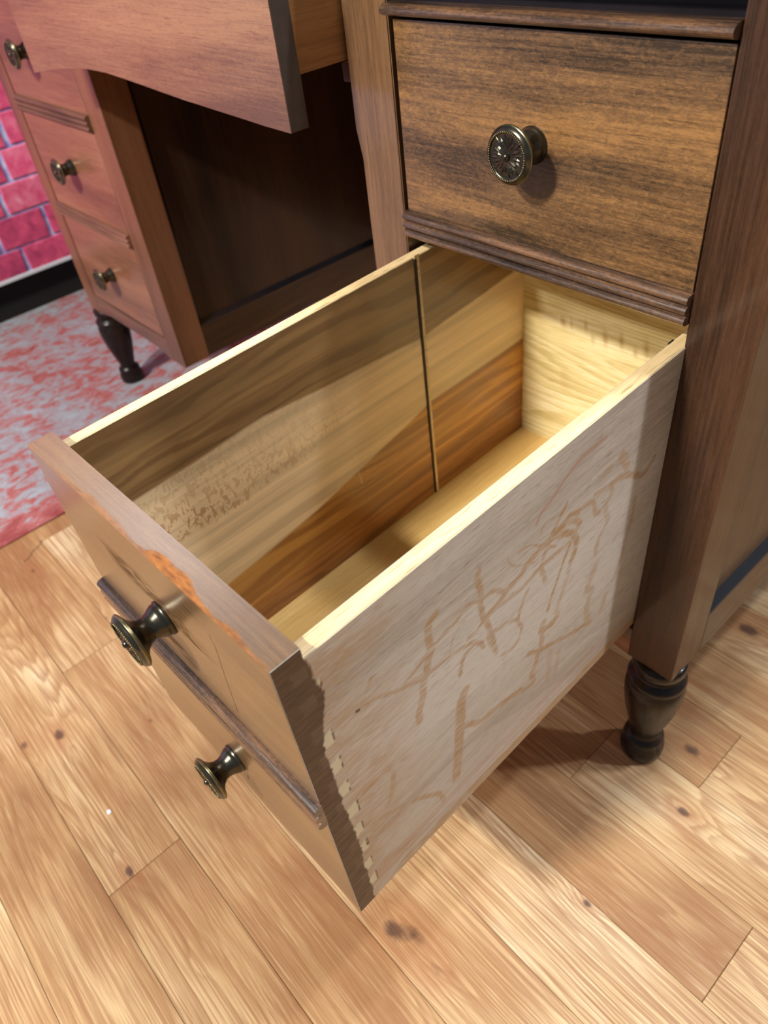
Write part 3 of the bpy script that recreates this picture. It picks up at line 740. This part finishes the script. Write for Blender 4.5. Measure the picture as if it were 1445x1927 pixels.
def inner_paint(Y, Z):
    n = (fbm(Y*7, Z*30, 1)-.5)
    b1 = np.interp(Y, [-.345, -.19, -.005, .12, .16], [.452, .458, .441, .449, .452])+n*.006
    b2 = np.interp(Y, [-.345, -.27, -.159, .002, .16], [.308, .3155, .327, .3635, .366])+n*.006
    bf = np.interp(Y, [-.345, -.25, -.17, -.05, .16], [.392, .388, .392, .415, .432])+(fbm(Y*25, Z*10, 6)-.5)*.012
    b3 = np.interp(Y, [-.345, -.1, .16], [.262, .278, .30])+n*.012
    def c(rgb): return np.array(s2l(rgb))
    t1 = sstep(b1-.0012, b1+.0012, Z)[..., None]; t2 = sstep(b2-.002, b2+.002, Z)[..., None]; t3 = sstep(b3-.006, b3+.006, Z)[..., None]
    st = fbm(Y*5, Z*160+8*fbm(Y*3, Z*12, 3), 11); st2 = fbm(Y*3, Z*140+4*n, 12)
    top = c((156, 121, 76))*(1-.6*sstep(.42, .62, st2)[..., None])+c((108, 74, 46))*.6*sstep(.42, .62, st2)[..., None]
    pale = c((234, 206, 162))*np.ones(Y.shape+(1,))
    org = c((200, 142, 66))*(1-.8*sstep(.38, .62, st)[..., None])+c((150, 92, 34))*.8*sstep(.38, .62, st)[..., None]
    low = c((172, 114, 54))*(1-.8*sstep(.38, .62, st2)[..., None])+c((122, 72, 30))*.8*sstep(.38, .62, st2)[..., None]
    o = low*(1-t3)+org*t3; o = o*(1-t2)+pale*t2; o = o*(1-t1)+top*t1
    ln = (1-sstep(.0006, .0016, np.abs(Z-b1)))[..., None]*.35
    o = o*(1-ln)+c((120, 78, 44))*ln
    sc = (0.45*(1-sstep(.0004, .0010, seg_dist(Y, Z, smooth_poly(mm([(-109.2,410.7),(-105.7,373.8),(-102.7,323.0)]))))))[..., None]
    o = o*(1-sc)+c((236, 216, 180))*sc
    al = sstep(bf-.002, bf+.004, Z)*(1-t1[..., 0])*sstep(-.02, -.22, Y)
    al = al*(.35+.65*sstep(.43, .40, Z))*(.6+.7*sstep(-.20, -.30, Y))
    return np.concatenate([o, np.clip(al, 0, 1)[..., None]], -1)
def front_paint(X, Z):
    scr = .9*(1-sstep(.0003, .0008, seg_dist(X, Z, smooth_poly(mm([(209.7,502.9),(210.9,490.8),(205.4,461.5),(201.1,433.0),(198.0,413.1)])))))
    scr = np.maximum(scr, .8*(1-sstep(.0006, .0012, seg_dist(X, Z, mm([(157.2,290.2),(152,277)]))))); scr = np.maximum(scr, .8*(1-sstep(.0006, .0012, seg_dist(X, Z, mm([(146,262),(141,248)])))))
    sc = np.zeros(X.shape)
    for cx_, cz_, rx, rz in ((.112, .477, .040, .010), (.150, .472, .030, .008), (.130, .422, .026, .008), (.17, .468, .022, .009)):
        g = np.exp(-(((X-cx_)/rx)**2+((Z-cz_)/rz)**2)); sc = np.maximum(sc, np.clip(1.5*g, 0, 1)*sstep(.32, .55, fbm(X*60, Z*240, 2)))
    return np.stack([sc, scr, 0*sc, 0*sc], -1)
def top_paint(X, Y):
    e = fbm(X*90, Y*300, 4)
    lim = -.3609+np.interp(X, [0, .05, .09, .14, .155, .160, .175, .20, .212, .225, .243, .262, .275],
                           [.0005, .0012, .0036, .0022, .0028, .0062, .0075, .0058, .0028, .0006, .0038, .0012, .0004])
    worn = 1-sstep(lim-.0008, lim+.0010, Y+(e-.5)*.0035)
    worn = worn*np.interp(X, [0, .04, .1, .15, .165, .21, .24, .275], [.2, .4, .55, .6, 1, .9, .7, .4])
    spark = .35+.9*np.exp(-((X-.19)/.045)**2)*(1-worn)
    return np.stack([0*e, 0*e, worn, spark], -1)

OR = (C0.x, C0.y, C0.z)
x0, x1 = 0.002, 0.273; zb, zt = 0.2204, 0.5298; zs = 0.5200; yb = -0.34244
pull = painted_box('drawer', (x0, x1, -D, yb, zb, zt), {'y-': (0.0011, front_paint), 'z+': (0.0009, top_paint)}, M_pull, desk, OR)
pull.location = (C0.x+0.00205, C0.y, C0.z); pull.rotation_euler = (0.01814, 0.00807, 0.02507)
pull['label'] = 'deep drawer pulled out with two knobs'
def sub(name, b, faces, mat): return painted_box(name, b, faces, mat, pull, OR)
end = sub('dovetailed_end', (x1-0.0004, x1+0.0004, -D+0.0003, yb, zb+0.0003, zt-0.0006), {'x+': (0.0007, end_paint)}, M_beech)
rs = sub('side_board', (x1-0.0114, x1, yb, 0.1600, zb, zs), {'x+': (0.0011, side_paint)}, M_beech)
rs['label'] = 'pale beech drawer side with crayon scribbles'
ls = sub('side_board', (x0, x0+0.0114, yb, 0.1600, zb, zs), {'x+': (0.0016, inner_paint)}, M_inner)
def lb(name, *a, bev=0.0, **k): return bx(name, *a, pull, bev, org=OR)
def edge_strip(xa, xb, notch):
    # rounded pale top edge on a side board
    n = 6; P = [(xa, zs-0.0006)]
    for i in range(n+1):
        a = math.pi*i/n; P.append(((xa+xb)/2-(xb-xa)/2*math.cos(a), zs-0.0006+0.0022*math.sin(a)**.8 if 0 < i < n else zs-0.0004))
    P.append((xb, zs-0.0006))
    return prism('top_edge', P, 'Y', yb+0.0002, 0.1600, M_edge, pull, org=OR)
edge_strip(x1-0.0114, x1, 1); edge_strip(x0, x0+0.0114, 0)
bx('bottom_board', x0+0.0114, x1-0.0114, yb, 0.1520, 0.2350, 0.2400, M_ply, pull, 0, org=OR)
def back_paint(X, Z):
    m = 0*X
    for (a, z, w, hh, k) in ((65.5,401,4,7,.7),(76.2,403,1.5,6,.5),(93.7,405.5,2,6,.55),(103,393.5,2.5,6,.4),(117.4,399,3,9,.6),(135.8,402,3,8,.6),(152.1,395.7,2.5,6,.5),(163.4,403.2,3,9,.6),(50.9,404,14,9,.35),(60,414,16,6,.25),(72,330,7,16,.25),(40,300,18,6,.15)):
        r = ((X-a/1000+.15*(Z-z/1000))/(w/1000))**2+((Z-z/1000)/(hh/1000))**2
        m = np.maximum(m, k*np.exp(-r)*(.6+.8*fbm(X*200, Z*400, 3)))
    return np.stack([np.clip(m, 0, 1), 0*m, 0*m, 0*m], -1)
sub('back_board', (x0+0.0114, x1-0.0114, 0.1520, 0.1600, 0.2350, 0.5200), {'y-': (0.0015, back_paint)}, M_back)
prism('divider_groove', [(-0.0034, 0.2405), (0.0022, 0.2405), (0.0030, 0.5222), (-0.0030, 0.5222)], 'X', x0+0.0113, x0+0.0120, M_edge, pull, org=OR)
prism('divider_groove', [(-0.0036, 0.2405), (-0.0012, 0.2405), (-0.0006, 0.5190), (-0.0034, 0.5190)], 'X', x0+0.0113, x0+0.0123, M_void, pull, org=OR)
bx('divider_groove', x1-0.0120, x1-0.0113, -0.0032, 0.0030, 0.2405, 0.5210, M_void, pull, 0, org=OR)
md = prism('moulding', reed_profile(0.3745, 0.3990, -D, 0.0068, 3, back=0.0), 'X', x0+0.004, x1+0.0030, M_mould, pull, org=OR)
for p in md.data.polygons: p.use_smooth = len(p.vertices) == 4
md.data.set_sharp_from_angle(angle=0.7)
for kz, tr in ((0.458, 0.3), (0.280, 0.9)): knob(pull, 0.1375-C0.x, -D, kz-C0.z, tr)

# ------------------------------------------------------------------ rug
bm = bmesh.new(); box(bm, -1.47, -0.637, -1.3, 1.7, 0.0, 0.004, 0.0012)
rug = link('rug', mesh_from_bm('rug', bm), M_rug)
rug['label'] = 'faded red and pale grey flat woven rug under the left end of the desk'; rug['category'] = 'rug'

# ------------------------------------------------------------------ crumbs on the floor
def chip(name, x, y, r, flat, mat, seed, label, group=None):
    rg = random.Random(seed); bm = bmesh.new()
    n = 7; top = []; bot = []
    for i in range(n):
        a = 2*math.pi*i/n; q = r*rg.uniform(.7, 1.1)
        bot.append(bm.verts.new((q*math.cos(a)*1.5, q*math.sin(a), 0))); top.append(bm.verts.new((q*.85*math.cos(a)*1.5, q*.85*math.sin(a), flat)))
    for i in range(n): bm.faces.new((bot[i], bot[(i+1) % n], top[(i+1) % n], top[i]))
    bm.faces.new(top); bm.faces.new(bot[::-1])
    o = link(name, mesh_from_bm(name, bm), mat); o.location = (x, y, 0); o['label'] = label; o['category'] = 'debris'
    if group: o['group'] = group
    return o
chip('paint_chip', -0.0814, -0.4652, 0.0028, 0.0009, M_white, 1, 'small white paint chip lying on the oak floor left of the open drawer')
pts = [(-.575, -.372), (-.578, -.362), (-.588, -.352), (-.592, -.340), (-.600, -.330), (-.603, -.334)]
bm = bmesh.new(); rings = []
for k, (a, b) in enumerate(pts):
    dx, dy = (pts[min(k+1, 5)][0]-pts[max(k-1, 0)][0], pts[min(k+1, 5)][1]-pts[max(k-1, 0)][1]); L = math.hypot(dx, dy); nx, ny = -dy/L, dx/L
    rings.append([bm.verts.new((a+nx*0.0005*math.cos(t), b+ny*0.0005*math.cos(t), 0.0006+0.0005*math.sin(t))) for t in (0, 1.57, 3.14, 4.71)])
for A, B in zip(rings[:-1], rings[1:]):
    for i in range(4): bm.faces.new((A[i], A[(i+1) % 4], B[(i+1) % 4], B[i]))
bm.faces.new(rings[0][::-1]); bm.faces.new(rings[-1])
to = link('thread', mesh_from_bm('thread', bm), M_fluff)
to['label'] = 'wisp of grey lint on the floorboards close to the rug edge'; to['category'] = 'debris'
